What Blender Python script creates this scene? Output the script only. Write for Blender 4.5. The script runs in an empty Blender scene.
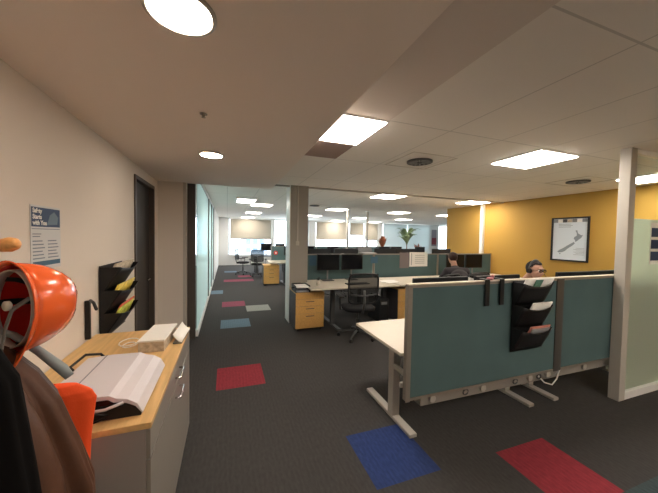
import bpy, bmesh, math, random
from mathutils import Vector, Matrix, noise
random.seed(7)
C = bpy.context.scene.collection
PI = math.pi
def R(d): return math.radians(d)

# ------------------------------------------------------------------ materials
MATS = {}
def mat(name, col, rough=.55, metal=0., spec=.4, bump=0., bscale=60., var=0., vscale=8., coat=0., sheen=0., alpha=1., trans=0., ior=1.45, emit=None, estr=0., wood=False, weave=0.):
    if name in MATS: return MATS[name]
    m = bpy.data.materials.new(name); m.use_nodes = True
    nt = m.node_tree; N = nt.nodes; L = nt.links
    b = N['Principled BSDF']
    b.inputs['Base Color'].default_value = (*col, 1)
    b.inputs['Roughness'].default_value = rough
    b.inputs['Metallic'].default_value = metal
    b.inputs['Specular IOR Level'].default_value = spec
    b.inputs['Coat Weight'].default_value = coat
    b.inputs['Sheen Weight'].default_value = sheen
    b.inputs['Alpha'].default_value = alpha
    b.inputs['Transmission Weight'].default_value = trans
    b.inputs['IOR'].default_value = ior
    if emit:
        b.inputs['Emission Color'].default_value = (*emit, 1)
        b.inputs['Emission Strength'].default_value = estr
    tc = N.new('ShaderNodeTexCoord')
    if var > 0 or wood:
        nz = N.new('ShaderNodeTexNoise'); nz.inputs['Scale'].default_value = vscale
        nz.inputs['Detail'].default_value = 4
        if wood:
            mp = N.new('ShaderNodeMapping'); mp.inputs['Scale'].default_value = (14, 1.2, 14)
            L.new(tc.outputs['Object'], mp.inputs['Vector']); L.new(mp.outputs['Vector'], nz.inputs['Vector'])
        else:
            L.new(tc.outputs['Object'], nz.inputs['Vector'])
        rp = N.new('ShaderNodeValToRGB')
        v = max(var, .12 if wood else 0)
        rp.color_ramp.elements[0].position = .3; rp.color_ramp.elements[1].position = .7
        rp.color_ramp.elements[0].color = (*[c*(1-v) for c in col], 1)
        rp.color_ramp.elements[1].color = (*[min(1, c*(1+v)) for c in col], 1)
        L.new(nz.outputs['Fac'], rp.inputs['Fac']); L.new(rp.outputs['Color'], b.inputs['Base Color'])
    if bump > 0:
        n2 = N.new('ShaderNodeTexNoise'); n2.inputs['Scale'].default_value = bscale
        L.new(tc.outputs['Object'], n2.inputs['Vector'])
        bp = N.new('ShaderNodeBump'); bp.inputs['Strength'].default_value = bump; bp.inputs['Distance'].default_value = .004
        L.new(n2.outputs['Fac'], bp.inputs['Height']); L.new(bp.outputs['Normal'], b.inputs['Normal'])
    MATS[name] = m
    return m

def carpet(name, col, var=.35):
    m = bpy.data.materials.new(name); m.use_nodes = True
    nt = m.node_tree; N = nt.nodes; L = nt.links; b = N['Principled BSDF']
    b.inputs['Roughness'].default_value = .95; b.inputs['Specular IOR Level'].default_value = .12
    tc = N.new('ShaderNodeTexCoord')
    mp = N.new('ShaderNodeMapping'); mp.inputs['Scale'].default_value = (60, 22, 1)
    L.new(tc.outputs['Object'], mp.inputs['Vector'])
    a = N.new('ShaderNodeTexNoise'); a.inputs['Scale'].default_value = 1.0; a.inputs['Detail'].default_value = 3
    L.new(mp.outputs['Vector'], a.inputs['Vector'])
    w = N.new('ShaderNodeTexWave'); w.inputs['Scale'].default_value = 9; w.inputs['Distortion'].default_value = 3; w.inputs['Detail'].default_value = 2
    L.new(tc.outputs['Object'], w.inputs['Vector'])
    mx = N.new('ShaderNodeMath'); mx.operation = 'MULTIPLY_ADD'; mx.inputs[1].default_value = .15
    L.new(w.outputs['Fac'], mx.inputs[0]); L.new(a.outputs['Fac'], mx.inputs[2])
    rp = N.new('ShaderNodeValToRGB')
    rp.color_ramp.elements[0].position = .35; rp.color_ramp.elements[1].position = .95
    rp.color_ramp.elements[0].color = (*[c*(1-var) for c in col], 1)
    rp.color_ramp.elements[1].color = (*[c*(1+var) for c in col], 1)
    L.new(mx.outputs[0], rp.inputs['Fac']); L.new(rp.outputs['Color'], b.inputs['Base Color'])
    bp = N.new('ShaderNodeBump'); bp.inputs['Strength'].default_value = .5; bp.inputs['Distance'].default_value = .004
    L.new(a.outputs['Fac'], bp.inputs['Height']); L.new(bp.outputs['Normal'], b.inputs['Normal'])
    return m

def ceiling_mat(name, col):
    m = bpy.data.materials.new(name); m.use_nodes = True
    nt = m.node_tree; N = nt.nodes; L = nt.links; b = N['Principled BSDF']
    b.inputs['Roughness'].default_value = .9; b.inputs['Specular IOR Level'].default_value = .15
    tc = N.new('ShaderNodeTexCoord'); sp = N.new('ShaderNodeSeparateXYZ'); L.new(tc.outputs['Object'], sp.inputs[0])
    def M(op, a, v=None, w=None):
        n = N.new('ShaderNodeMath'); n.operation = op
        for i, x in enumerate([a, v, w]):
            if x is None: continue
            if isinstance(x, (int, float)): n.inputs[i].default_value = x
            else: L.new(x, n.inputs[i])
        return n.outputs[0]
    def line(out, off, pitch, hw):
        f = M('FRACT', M('DIVIDE', M('SUBTRACT', out, off), pitch))
        d = M('MULTIPLY', M('ABSOLUTE', M('SUBTRACT', f, .5)), pitch)      # pitch/2 at the joint
        return M('GREATER_THAN', d, pitch/2-hw)
    g = M('MAXIMUM', line(sp.outputs['X'], 0., .6, .005), line(sp.outputs['Y'], 2.0+12, 1.2, .006))
    nz = N.new('ShaderNodeTexNoise'); nz.inputs['Scale'].default_value = 120; L.new(tc.outputs['Object'], nz.inputs['Vector'])
    mx = N.new('ShaderNodeMix'); mx.data_type = 'RGBA'; L.new(g, mx.inputs[0])
    mx.inputs[6].default_value = (*col, 1); mx.inputs[7].default_value = (*[c*.72 for c in col], 1)
    L.new(mx.outputs[2], b.inputs['Base Color'])
    bp = N.new('ShaderNodeBump'); bp.inputs['Strength'].default_value = .15; bp.inputs['Distance'].default_value = .002
    L.new(nz.outputs['Fac'], bp.inputs['Height']); L.new(bp.outputs['Normal'], b.inputs['Normal'])
    return m

WARM = (1.0, .90, .79)
M_wall = mat('warm_wall_paint', (.70, .63, .56), .8, bump=.06, bscale=180)
M_wallW = mat('white_wall_paint', (.78, .78, .76), .8, bump=.05, bscale=180)
M_bulk = mat('bulkhead_paint', (.86, .77, .69), .85, bump=.04, bscale=150)
M_ceil = ceiling_mat('ceiling_tiles', (.85, .80, .74))
M_yel = mat('yellow_wall_paint', (.47, .275, .055), .7, bump=.05, bscale=160)
M_carp = carpet('charcoal_carpet', (.055, .052, .050), .16)
M_red = carpet('red_carpet_tile', (.26, .034, .046), .2)
M_blue = carpet('blue_carpet_tile', (.028, .048, .15), .2)
M_lblue = carpet('pale_blue_carpet_tile', (.13, .19, .24), .2)
M_cream = carpet('cream_carpet_tile', (.30, .30, .27), .2)
M_pink = carpet('pink_carpet_tile', (.24, .06, .09), .2)
M_teal = carpet('slate_carpet_tile', (.05, .07, .075), .2)
M_dark = mat('dark_door_paint', (.03, .024, .020), .5)
M_alu = mat('grey_aluminium', (.30, .27, .235), .45, metal=.5)
M_cream_al = mat('cream_post_paint', (.46, .43, .38), .45)
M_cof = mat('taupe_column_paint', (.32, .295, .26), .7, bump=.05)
M_white = mat('white_laminate', (.80, .79, .77), .4)
M_desk = mat('cream_desktop', (.60, .54, .44), .4, var=.03, vscale=5)
M_steel = mat('light_grey_steel', (.46, .43, .385), .4, metal=.1)
M_chrome = mat('chrome', (.8, .8, .8), .15, metal=1.)
M_oak = mat('oak_veneer', (.64, .37, .12), .4, wood=True, vscale=3)
M_oakd = mat('oak_worktop', (.70, .45, .19), .4, wood=True, vscale=3)
M_grey = mat('grey_cabinet_laminate', (.26, .235, .205), .3)
M_gside = mat('grey_beige_laminate', (.30, .27, .25), .5)
M_teals = mat('teal_screen_fabric', (.088, .143, .148), .95, bump=.25, bscale=500, var=.06, vscale=3, spec=.1)
M_black = mat('black_plastic', (.012, .012, .013), .45)
M_blk2 = mat('black_fabric', (.010, .010, .012), .9, bump=.2, bscale=300)
M_scr = mat('dark_monitor_glass', (.008, .008, .010), .15)
M_mesh = mat('black_chair_mesh', (.012, .012, .012), .8, alpha=.85)
M_dgrey = mat('dark_grey_plastic', (.07, .07, .07), .5)
M_mgrey = mat('mid_grey_plastic', (.22, .22, .22), .5)
M_orange = mat('orange_hard_hat_shell', (.90, .14, .03), .22, coat=.5)
M_redin = mat('red_hard_hat_lining', (.55, .02, .012), .4)
M_hivis = mat('hi_vis_orange_fabric', (.95, .10, .02), .8, bump=.3, bscale=250)
M_brown = mat('brown_jacket_fabric', (.085, .036, .020), .5, bump=.3, bscale=60, var=.2, vscale=5)
M_coat = mat('black_coat_fabric', (.006, .0055, .0055), .95, spec=.08, bump=.3, bscale=60)
M_strap = mat('grey_webbing', (.17, .165, .16), .8, bump=.6, bscale=220)
M_lilac = mat('lilac_white_plastic', (.66, .62, .65), .35)
M_paper = mat('white_paper', (.82, .80, .76), .8)
M_pages = mat('page_edges', (.50, .42, .32), .85, var=.25, vscale=40)
M_navy = mat('navy_print', (.02, .045, .11), .6)
M_lbl = mat('pale_blue_print', (.50, .58, .66), .6)
M_gprint = mat('grey_print', (.25, .27, .29), .7)
M_green = mat('green_leaf', (.05, .14, .035), .5, var=.3, vscale=12)
M_leafy = mat('variegated_leaf', (.22, .29, .16), .5, var=.4, vscale=20)
M_rust = mat('rust_leaf', (.28, .10, .05), .6, var=.3, vscale=12)
M_pot = mat('cream_pot', (.55, .5, .42), .5)
M_skin = mat('skin', (.42, .23, .165), .5)
M_hair = mat('dark_brown_hair', (.012, .008, .007), .85, bump=.5, bscale=150)
M_shirt = mat('cream_shirt_fabric', (.62, .58, .50), .85, bump=.3, bscale=90)
M_dshirt = mat('charcoal_jumper_fabric', (.05, .045, .05), .9, bump=.3, bscale=90)
M_jean = mat('dark_trouser_fabric', (.02, .022, .03), .9)
M_blind = mat('beige_blind_fabric', (.50, .46, .38), .85, bump=.05)
M_yelp = mat('yellow_brochure', (.75, .55, .08), .6, var=.3, vscale=25)
M_redp = mat('red_brochure', (.60, .12, .05), .6, var=.3, vscale=25)
M_grnp = mat('green_brochure', (.10, .22, .16), .6, var=.3, vscale=30)
M_salm = mat('salmon_brochure', (.55, .20, .15), .6)
M_red1 = mat('red_plastic', (.6, .04, .03), .4)
M_bluep = mat('blue_notice', (.05, .12, .19), .6)
M_maroon = mat('maroon_print', (.22, .04, .06), .7)
M_bldg = mat('grey_concrete', (.35, .38, .42), .8)
M_bglass = mat('blue_building_glass', (.12, .18, .26), .2)
M_peg = mat('varnished_peg_wood', (.75, .36, .12), .3, wood=True)
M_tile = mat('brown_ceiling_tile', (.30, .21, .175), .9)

def panel_light(name, col, s):
    m = bpy.data.materials.new(name); m.use_nodes = True
    nt = m.node_tree; nt.nodes.clear()
    e = nt.nodes.new('ShaderNodeEmission'); e.inputs[0].default_value = (*col, 1); e.inputs[1].default_value = s
    o = nt.nodes.new('ShaderNodeOutputMaterial'); nt.links.new(e.outputs[0], o.inputs[0]); return m
M_lamp = panel_light('warm_led_panel', WARM, 11)
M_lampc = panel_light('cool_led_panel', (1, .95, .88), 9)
M_down = panel_light('downlight_diffuser', (1., .83, .66), 20)

def glass_mat(name, tint, rough):
    m = bpy.data.materials.new(name); m.use_nodes = True
    nt = m.node_tree; N = nt.nodes; L = nt.links; N.clear()
    o = N.new('ShaderNodeOutputMaterial')
    tr = N.new('ShaderNodeBsdfTransparent'); tr.inputs[0].default_value = (*tint, 1)
    gl = N.new('ShaderNodeBsdfGlossy'); gl.inputs['Roughness'].default_value = .03
    mx = N.new('ShaderNodeMixShader'); mx.inputs[0].default_value = .05
    L.new(tr.outputs[0], mx.inputs[1]); L.new(gl.outputs[0], mx.inputs[2])
    if rough:
        t2 = N.new('ShaderNodeBsdfTranslucent'); t2.inputs[0].default_value = (*tint, 1)
        df = N.new('ShaderNodeBsdfDiffuse'); df.inputs[0].default_value = (*tint, 1)
        a = N.new('ShaderNodeMixShader'); a.inputs[0].default_value = .35
        L.new(t2.outputs[0], a.inputs[1]); L.new(df.outputs[0], a.inputs[2])
        b2 = N.new('ShaderNodeMixShader'); b2.inputs[0].default_value = rough
        L.new(mx.outputs[0], b2.inputs[1]); L.new(a.outputs[0], b2.inputs[2]); L.new(b2.outputs[0], o.inputs[0])
    else: L.new(mx.outputs[0], o.inputs[0])
    return m
def sheer_mat():
    m = bpy.data.materials.new('sheer_blind'); m.use_nodes = True
    nt = m.node_tree; N = nt.nodes; L = nt.links; N.clear()
    o = N.new('ShaderNodeOutputMaterial'); a = N.new('ShaderNodeBsdfTranslucent'); a.inputs[0].default_value = (.18, .195, .195, 1)
    d = N.new('ShaderNodeBsdfDiffuse'); d.inputs[0].default_value = (.6, .6, .58, 1); mx = N.new('ShaderNodeAddShader')
    L.new(a.outputs[0], mx.inputs[0]); L.new(d.outputs[0], mx.inputs[1]); L.new(mx.outputs[0], o.inputs[0]); return m
M_sheer = sheer_mat()
M_clear = glass_mat('clear_glass', (.95, .98, .97), 0)
M_frost = glass_mat('frosted_glass_film', (.74, .80, .70), .9)
M_frost2 = glass_mat('pale_frosted_glass', (.78, .93, .95), .75)

# ------------------------------------------------------------------ mesh building
class MB:
    def __init__(s): s.bm = bmesh.new()
    def box(s, x0, x1, y0, y1, z0, z1):
        m = Matrix.Translation(((x0+x1)/2, (y0+y1)/2, (z0+z1)/2)) @ Matrix.Diagonal((abs(x1-x0), abs(y1-y0), abs(z1-z0), 1))
        bmesh.ops.create_cube(s.bm, size=1, matrix=m); return s
    def rbox(s, c, size, rot=None):
        m = Matrix.Translation(c) @ (rot.to_4x4() if rot else Matrix()) @ Matrix.Diagonal((*size, 1))
        bmesh.ops.create_cube(s.bm, size=1, matrix=m); return s
    def cyl(s, p0, p1, r0, r1=None, n=16):
        p0 = Vector(p0); p1 = Vector(p1); d = p1-p0
        q = d.to_track_quat('Z', 'Y').to_matrix().to_4x4()
        m = Matrix.Translation((p0+p1)/2) @ q
        bmesh.ops.create_cone(s.bm, cap_ends=True, segments=n, radius1=r0, radius2=r0 if r1 is None else r1, depth=d.length, matrix=m); return s
    def sph(s, c, r, rot=None, n=16):
        rr = (r, r, r) if isinstance(r, (int, float)) else r
        m = Matrix.Translation(c) @ (rot.to_4x4() if rot else Matrix()) @ Matrix.Diagonal((*rr, 1))
        bmesh.ops.create_uvsphere(s.bm, u_segments=n, v_segments=max(8, n*3//4), radius=1, matrix=m); return s
    def cap(s, p0, p1, r0, r1=None, n=14):
        r1 = r0 if r1 is None else r1
        s.cyl(p0, p1, r0, r1, n); s.sph(p0, r0, n=n); s.sph(p1, r1, n=n); return s
    def tube(s, pts, r, n=8, closed=False):
        pts = [Vector(p) for p in pts]; rings = []
        N = len(pts)
        up = Vector((0, 0, 1))
        for i, p in enumerate(pts):
            if closed: t = (pts[(i+1) % N]-pts[i-1]).normalized()
            else: t = (pts[min(i+1, N-1)]-pts[max(i-1, 0)]).normalized()
            a = t.cross(up)
            if a.length < .05: a = t.cross(Vector((1, 0, 0)))
            a.normalize(); b = t.cross(a)
            ri = r[i] if isinstance(r, (list, tuple)) else r
            rings.append([s.bm.verts.new(p+(a*math.cos(2*PI*k/n)+b*math.sin(2*PI*k/n))*ri) for k in range(n)])
        for i in range(N if closed else N-1):
            A, B = rings[i], rings[(i+1) % N]
            for k in range(n):
                s.bm.faces.new((A[k], A[(k+1) % n], B[(k+1) % n], B[k]))
        if not closed:
            s.bm.faces.new(rings[0][::-1]); s.bm.faces.new(rings[-1])
        return s
    def prism(s, poly, axis, a, b):
        def P(u, v, w):
            return {'x': (w, u, v), 'y': (u, w, v), 'z': (u, v, w)}[axis]
        A = [s.bm.verts.new(P(u, v, a)) for u, v in poly]; B = [s.bm.verts.new(P(u, v, b)) for u, v in poly]
        s.bm.faces.new(A); s.bm.faces.new(B[::-1]); n = len(poly)
        for i in range(n): s.bm.faces.new((A[i], B[i], B[(i+1) % n], A[(i+1) % n]))
        return s
    def lathe(s, prof, c=(0, 0, 0), n=24, M=None):
        rings = []
        for r, z in prof:
            ring = []
            for k in range(n):
                v = Vector((r*math.cos(2*PI*k/n), r*math.sin(2*PI*k/n), z))
                if M: v = M @ v
                ring.append(s.bm.verts.new(v+Vector(c)))
            rings.append(ring)
        for A, B in zip(rings, rings[1:]):
            for k in range(n): s.bm.faces.new((A[k], A[(k+1) % n], B[(k+1) % n], B[k]))
        s.bm.faces.new(rings[0][::-1]); s.bm.faces.new(rings[-1]); return s
    def grid(s, f, nu, nv, closeu=False):
        V = [[s.bm.verts.new(f(i/(nu if closeu else nu-1), j/(nv-1))) for j in range(nv)] for i in range(nu)]
        for i in range(nu if closeu else nu-1):
            for j in range(nv-1):
                a = (i+1) % nu
                s.bm.faces.new((V[i][j], V[a][j], V[a][j+1], V[i][j+1]))
        return s
    def build(s, name, m, parent=None, bevel=0., smooth=False, solid=0., sub=0):
        bmesh.ops.recalc_face_normals(s.bm, faces=s.bm.faces)
        me = bpy.data.meshes.new(name); s.bm.to_mesh(me); s.bm.free()
        me.materials.append(m)
        if smooth:
            for p in me.polygons: p.use_smooth = True
        o = bpy.data.objects.new(name, me); C.objects.link(o)
        if parent is not None: o.parent = parent
        if solid:
            md = o.modifiers.new('s', 'SOLIDIFY'); md.thickness = solid; md.offset = 0
        if bevel:
            md = o.modifiers.new('b', 'BEVEL'); md.width = bevel; md.segments = 2; md.limit_method = 'ANGLE'
        if sub:
            md = o.modifiers.new('u', 'SUBSURF'); md.levels = sub; md.render_levels = sub
        return o
def box(name, m, x0, x1, y0, y1, z0, z1, parent=None, bevel=.0): return MB().box(x0, x1, y0, y1, z0, z1).build(name, m, parent, bevel)

def remeshed(name, mb, m, parent, voxel, smooth=3):
    bmesh.ops.recalc_face_normals(mb.bm, faces=mb.bm.faces)
    me = bpy.data.meshes.new(name+'_tmp'); mb.bm.to_mesh(me); mb.bm.free()
    t = bpy.data.objects.new(name+'_tmp', me); C.objects.link(t)
    r = t.modifiers.new('r', 'REMESH'); r.mode = 'VOXEL'; r.voxel_size = voxel; r.use_smooth_shade = True
    q = t.modifiers.new('q', 'SMOOTH'); q.factor = .5; q.iterations = smooth
    dg = bpy.context.evaluated_depsgraph_get()
    nm = bpy.data.meshes.new_from_object(t.evaluated_get(dg), depsgraph=dg)
    bpy.data.objects.remove(t); bpy.data.meshes.remove(me)
    nm.name = name; nm.materials.clear(); nm.materials.append(m)
    o = bpy.data.objects.new(name, nm); C.objects.link(o); o.parent = parent
    return o

def tag(o, label=None, cat=None, group=None, kind=None):
    if label: o['label'] = label
    if cat: o['category'] = cat
    if group: o['group'] = group
    if kind: o['kind'] = kind
    return o
def thing(name, label, cat, loc=(0, 0, 0), rz=0., group=None):
    o = bpy.data.objects.new(name, None); C.objects.link(o); o.empty_display_size = .1
    o.location = loc; o.rotation_euler = (0, 0, rz)
    return tag(o, label, cat, group)
def struct(o): o['kind'] = 'structure'; return o
def copy_tree(o, parent=None):
    c = o.copy(); C.objects.link(c)
    if parent: c.parent = parent
    for ch in list(o.children): copy_tree(ch, c)
    return c
def dup(o, loc, rz, label, group=None):
    c = copy_tree(o); c.location = loc; c.rotation_euler = (0, 0, rz); c['label'] = label
    if group: c['group'] = group
    return c
def text(name, s, size, m, parent, M, extrude=.0004, bold=False):
    cu = bpy.data.curves.new(name+'_c', 'FONT'); cu.body = s; cu.size = size; cu.extrude = extrude
    cu.offset = .0015*size/.05 if bold else 0
    t = bpy.data.objects.new(name+'_t', cu); C.objects.link(t)
    dg = bpy.context.evaluated_depsgraph_get()
    me = bpy.data.meshes.new_from_object(t.evaluated_get(dg), depsgraph=dg)
    bpy.data.objects.remove(t); bpy.data.curves.remove(cu)
    me.transform(M); me.materials.clear(); me.materials.append(m)
    o = bpy.data.objects.new(name, me); C.objects.link(o); o.parent = parent
    return o

# ------------------------------------------------------------------ setting
CZ = 2.525      # ceiling
BZ = 2.34       # bulkhead soffit
# carpet floor of half metre tiles
px_, py_ = .503, .515
special = {(0, 4): M_red, (0, 8): M_lblue, (1, 10): M_cream, (0, 11): M_pink, (0, 18): M_pink, (1, 18): M_pink, (1, 20): M_pink,
           (0, 23): M_lblue, (2, 1): M_blue, (4, 0): M_red, (5, -1): M_teal, (-1, 14): M_lblue}
bm = bmesh.new()
mlist = [M_carp, M_red, M_lblue, M_cream, M_pink, M_blue, M_teal]
for i in range(-9, 30):
    for j in range(-8, 30):
        x0 = -.1+i*px_; y0 = 1.03+j*py_
        vs = [bm.verts.new(v) for v in ((x0, y0, 0), (x0+px_, y0, 0), (x0+px_, y0+py_, 0), (x0, y0+py_, 0))]
        f = bm.faces.new(vs); f.material_index = mlist.index(special.get((i, j), M_carp))
bmesh.ops.remove_doubles(bm, verts=bm.verts, dist=.0005)
r = bmesh.ops.extrude_face_region(bm, geom=list(bm.faces))
bmesh.ops.translate(bm, vec=(0, 0, -.05), verts=[v for v in r['geom'] if isinstance(v, bmesh.types.BMVert)])
bmesh.ops.recalc_face_normals(bm, faces=bm.faces)
me = bpy.data.meshes.new('floor'); bm.to_mesh(me); bm.free()
for m in mlist: me.materials.append(m)
floor = bpy.data.objects.new('floor', me); C.objects.link(floor); struct(floor)

struct(box('ceiling', M_ceil, -4.1, 15.1, -2.6, 16.1, CZ, CZ+.1))
struct(box('trim_1', M_bulk, -1.0, .66, -2.5, 4.64, BZ, CZ-.001))       # dropped bulkhead along the corridor
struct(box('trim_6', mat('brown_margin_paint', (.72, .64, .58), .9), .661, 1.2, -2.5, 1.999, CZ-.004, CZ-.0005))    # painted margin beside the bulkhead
struct(box('trim_2', mat('rail_paint', (.42, .38, .33), .7), .67, 6.38, 5.19, 5.25, CZ-.025, CZ-.0005))    # head rail across the ceiling

# left wall with its dark doorway
w = MB(); X0, X1 = -1.02, -.92
w.box(X0, X1, -2.5, 3.52, 0, BZ-.001); w.box(X0, X1, 3.52, 4.36, 2.22, BZ-.001); w.box(X0, X1, 4.36, 4.6, 0, BZ-.001)
struct(w.build('wall_left', M_wall))
d = MB(); d.box(-1.0, -.965, 3.56, 4.32, 0.005, 2.18)
door = struct(d.build('door_1', M_dark))
f = MB(); f.box(-1.02, -.905, 3.52, 3.56, 0, 2.22); f.box(-1.02, -.905, 4.32, 4.36, 0, 2.22); f.box(-1.02, -.905, 3.56, 4.32, 2.18, 2.22)
f.build('door_frame', mat('brown_frame_paint', (.07, .055, .045), .5), door)
h = MB(); h.cyl((-.964, 4.2, 1.02), (-.93, 4.2, 1.02), .012); h.cyl((-.93, 4.2, 1.02), (-.93, 4.08, 1.02), .009); h.build('door_handle', M_chrome, door)
struct(box('wall_return', M_wall, -1.02, -.60, 4.6, 4.8, 0, CZ-.001))
struct(box('trim_3', M_cream_al, -.60, -.565, 4.6, 4.84, 0, CZ-.001))
struct(box('baseboard_left', M_dgrey, -.925, -.91, 2.6, 3.515, 0, .08))

# corridor glazing on the left
g = struct(MB().box(-.565, -.455, 4.78, 4.86, 0, CZ-.001).build('window_1', mat('dark_mullion', (.075, .062, .052), .5)))
fr = MB()
fr.box(-.46, -.42, 4.86, 10.3, 0, .10); fr.box(-.46, -.42, 4.86, 10.3, CZ-.06, CZ-.001)
fr.build('window_frame', M_white, g)
mu = MB()
for y in (7.55, 8.9): mu.box(-.47, -.41, y-.02, y+.02, .1, CZ-.06)
mu.box(-.47, -.41, 10.26, 10.34, 0, CZ-.001)
mu.build('mullion', mat('grey_mullion', (.25, .25, .25), .5), g)
box('pane', M_frost2, -.445, -.437, 4.86, 10.26, .1, CZ-.06, g)
struct(box('wall_corridor', M_wallW, -.55, -.42, 10.34, 16, 0, CZ-.001))
struct(box('wall_meeting_room', M_wallW, -4.1, -4.0, 4.6, 16, 0, CZ-.001))
struct(box('wall_meeting_room_near', M_wallW, -4.1, -1.03, 4.6, 4.7, 0, CZ-.001))

# yellow wall, walls at right and behind
struct(box('wall_right', M_yel, 6.38, 6.5, -2.5, 7.1, 0, CZ-.001))
struct(box('wall_right_far', M_wallW, 6.5, 15, 7.0, 7.1, 0, CZ-.001))
struct(box('baseboard_right', M_white, 6.36, 6.379, 1.8, 7.1, 0, .08))
struct(box('trim_4', M_white, 6.30, 6.379, 5.72, 5.80, 0, CZ-.001))
# wall behind the camera
struct(box('wall_behind', M_wall, -1.0, 6.5, -2.6, -2.5, 0, CZ-.001))

# far wall: sill wall, glazing, blinds, piers
w = MB()
w.box(-4.0, 9.2, 16.0, 16.12, 0, .52); w.box(-4.0, 9.2, 16.0, 16.12, 2.5, CZ-.001)
for a, b in ((-.42, .08), (2.3, 2.45), (4.45, 4.85), (8.95, 9.3), (12.9, 13.7), (14.5, 15.0)): w.box(a, b, 15.98, 16.12, .52, 2.5)
w.box(9.2, 15.1, 16.0, 16.12, 0, .52); w.box(9.2, 15.1, 16.0, 16.12, 2.5, CZ-.001)
struct(w.build('wall_far', M_wallW))
struct(box('wall_far_right', M_wallW, 15, 15.1, 7.1, 16, 0, CZ-.001))
nwin = 3
def far_window(x0, x1, parts=2):
    global nwin
    m = MB(); y0, y1 = 16.02, 16.08
    m.box(x0, x1, y0, y1, .52, .57); m.box(x0, x1, y0, y1, 2.45, 2.5)
    for k in range(parts+1):
        x = x0+(x1-x0)*k/parts; m.box(max(x0, x-.03), min(x1, x+.03), y0, y1, .57, 2.45)
    o = struct(m.build('window_%d' % nwin, mat('window_frame_grey', (.25, .26, .27), .5))); nwin += 1
    box('pane', M_clear, x0, x1, 16.045, 16.05, .57, 2.45, o)
    box('window_sill', M_white, x0, x1, 15.86, 16.0, .50, .53, o)
far_window(.08, 2.3, 1); far_window(2.45, 4.45, 2); far_window(4.85, 6.9, 1); far_window(6.95, 8.95, 2); far_window(9.3, 12.9, 3); far_window(13.7, 14.5, 1); far_window(-4.0, -.55, 3)
def blind(x0, x1, z0, label):
    t = thing('roller_blind', label, 'blind', ((x0+x1)/2, 15.93, z0), 0, 'roller blinds on the far windows')
    w_ = (x1-x0)/2; H = 2.5-z0
    MB().box(-w_, w_, -.003, .003, 0, H-.03).build('fabric', M_blind, t)
    MB().cyl((-w_, 0, H-.03), (w_, 0, H-.03), .03, n=12).build('roller', M_white, t)
    MB().box(-w_, w_, -.01, .01, -.03, 0).build('bottom_bar', M_mgrey, t)
blind(.14, 2.28, 1.42, 'beige roller blind at the end of the corridor, lowest window on the left')
blind(4.87, 6.86, 1.45, 'wide beige roller blind just right of the column, over the middle window')
blind(7.0, 7.95, 1.75, 'narrow beige roller blind right of the white pole, drawn half way')
blind(8.02, 8.92, 1.45, 'beige roller blind at the right end of the far windows')

def sheer(x0, x1, z0, label):
    t = thing('roller_blind', label, 'blind', ((x0+x1)/2, 15.93, z0), 0, 'white translucent blinds on the far windows')
    w_ = (x1-x0)/2; H = 2.5-z0
    MB().box(-w_, w_, -.002, .002, 0, H-.03).build('fabric', M_sheer, t)
    MB().cyl((-w_, 0, H-.03), (w_, 0, H-.03), .03, n=12).build('roller', M_white, t)
    MB().box(-w_, w_, -.01, .01, -.03, 0).build('bottom_bar', M_white, t)
sheer(9.32, 11.1, .56, 'white translucent blind behind the small rust-leaved plant'); sheer(11.12, 12.88, .56, 'white translucent blind behind the tall variegated plant')
# outside
b = thing('office_building', 'grey office building seen through the window at the end of the corridor', 'building', (3.6, 40, -9))
MB().box(-1.6, 1.6, 0, 6, 0, 11.6).build('wall', M_bldg, b)
for i in range(3):
    for j in range(3): MB().box(-1.2+i*.9, -.6+i*.9, -.03, .02, 8.3+j*1.1, 9.0+j*1.1).build('window', M_bglass, b)

# column at the corridor corner
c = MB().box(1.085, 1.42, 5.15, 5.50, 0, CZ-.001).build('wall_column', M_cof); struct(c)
MB().box(1.075, 1.0849, 5.149, 5.501, 0, CZ-.001).build('wall_column_lit_side', M_white, c)  # window light on the column's left side, put in as a white sheet
t = thing('cable_conduit', 'thin pale conduit running down the taupe column to a small switch', 'conduit', (1.22, 5.15, 1.47))
MB().box(-.012, .012, -.016, -.001, .04, CZ-1.48).build('channel', M_cream_al, t)
MB().box(-.03, .03, -.02, -.001, -.04, .04).build('switch_plate', M_cream_al, t, .003)
box('trim_5', M_white, 1.421, 1.46, 5.42, 5.5, 0, CZ-.001)['kind'] = 'structure'

# near right glazed partition
pst = struct(MB().box(3.70, 3.80, 1.66, 1.75, 0, CZ-.001).build('window_20', M_cream_al, None, .004))
MB().box(3.801, 6.37, 1.665, 1.745, 0, .075).build('window_rail', M_white, pst)
MB().box(3.801, 6.37, 1.665, 1.745, CZ-.05, CZ-.001).build('window_head', M_white, pst)
MB().box(3.801, 3.812, 1.67, 1.74, .075, CZ-.05).build('gasket', mat('grey_gasket', (.10, .09, .08), .6), pst)
MB().box(3.813, 6.36, 1.702, 1.710, .075, CZ-.05).build('pane', M_clear, pst)
MB().box(3.813, 6.36, 1.698, 1.7015, .075, 1.84).build('frosted_film', M_frost, pst)
t = thing('glass_sign', 'white sign with navy lettering stuck to the frosted glass partition', 'sign', (4.19, 1.697, 1.37))
MB().box(0, .42, -.003, 0, 0, .44).build('sheet', M_paper, t)
for k in range(3): MB().box(.012, .40, -.005, -.0031, .04+.125*k, .135+.125*k).build('navy_band', M_navy, t)

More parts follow.
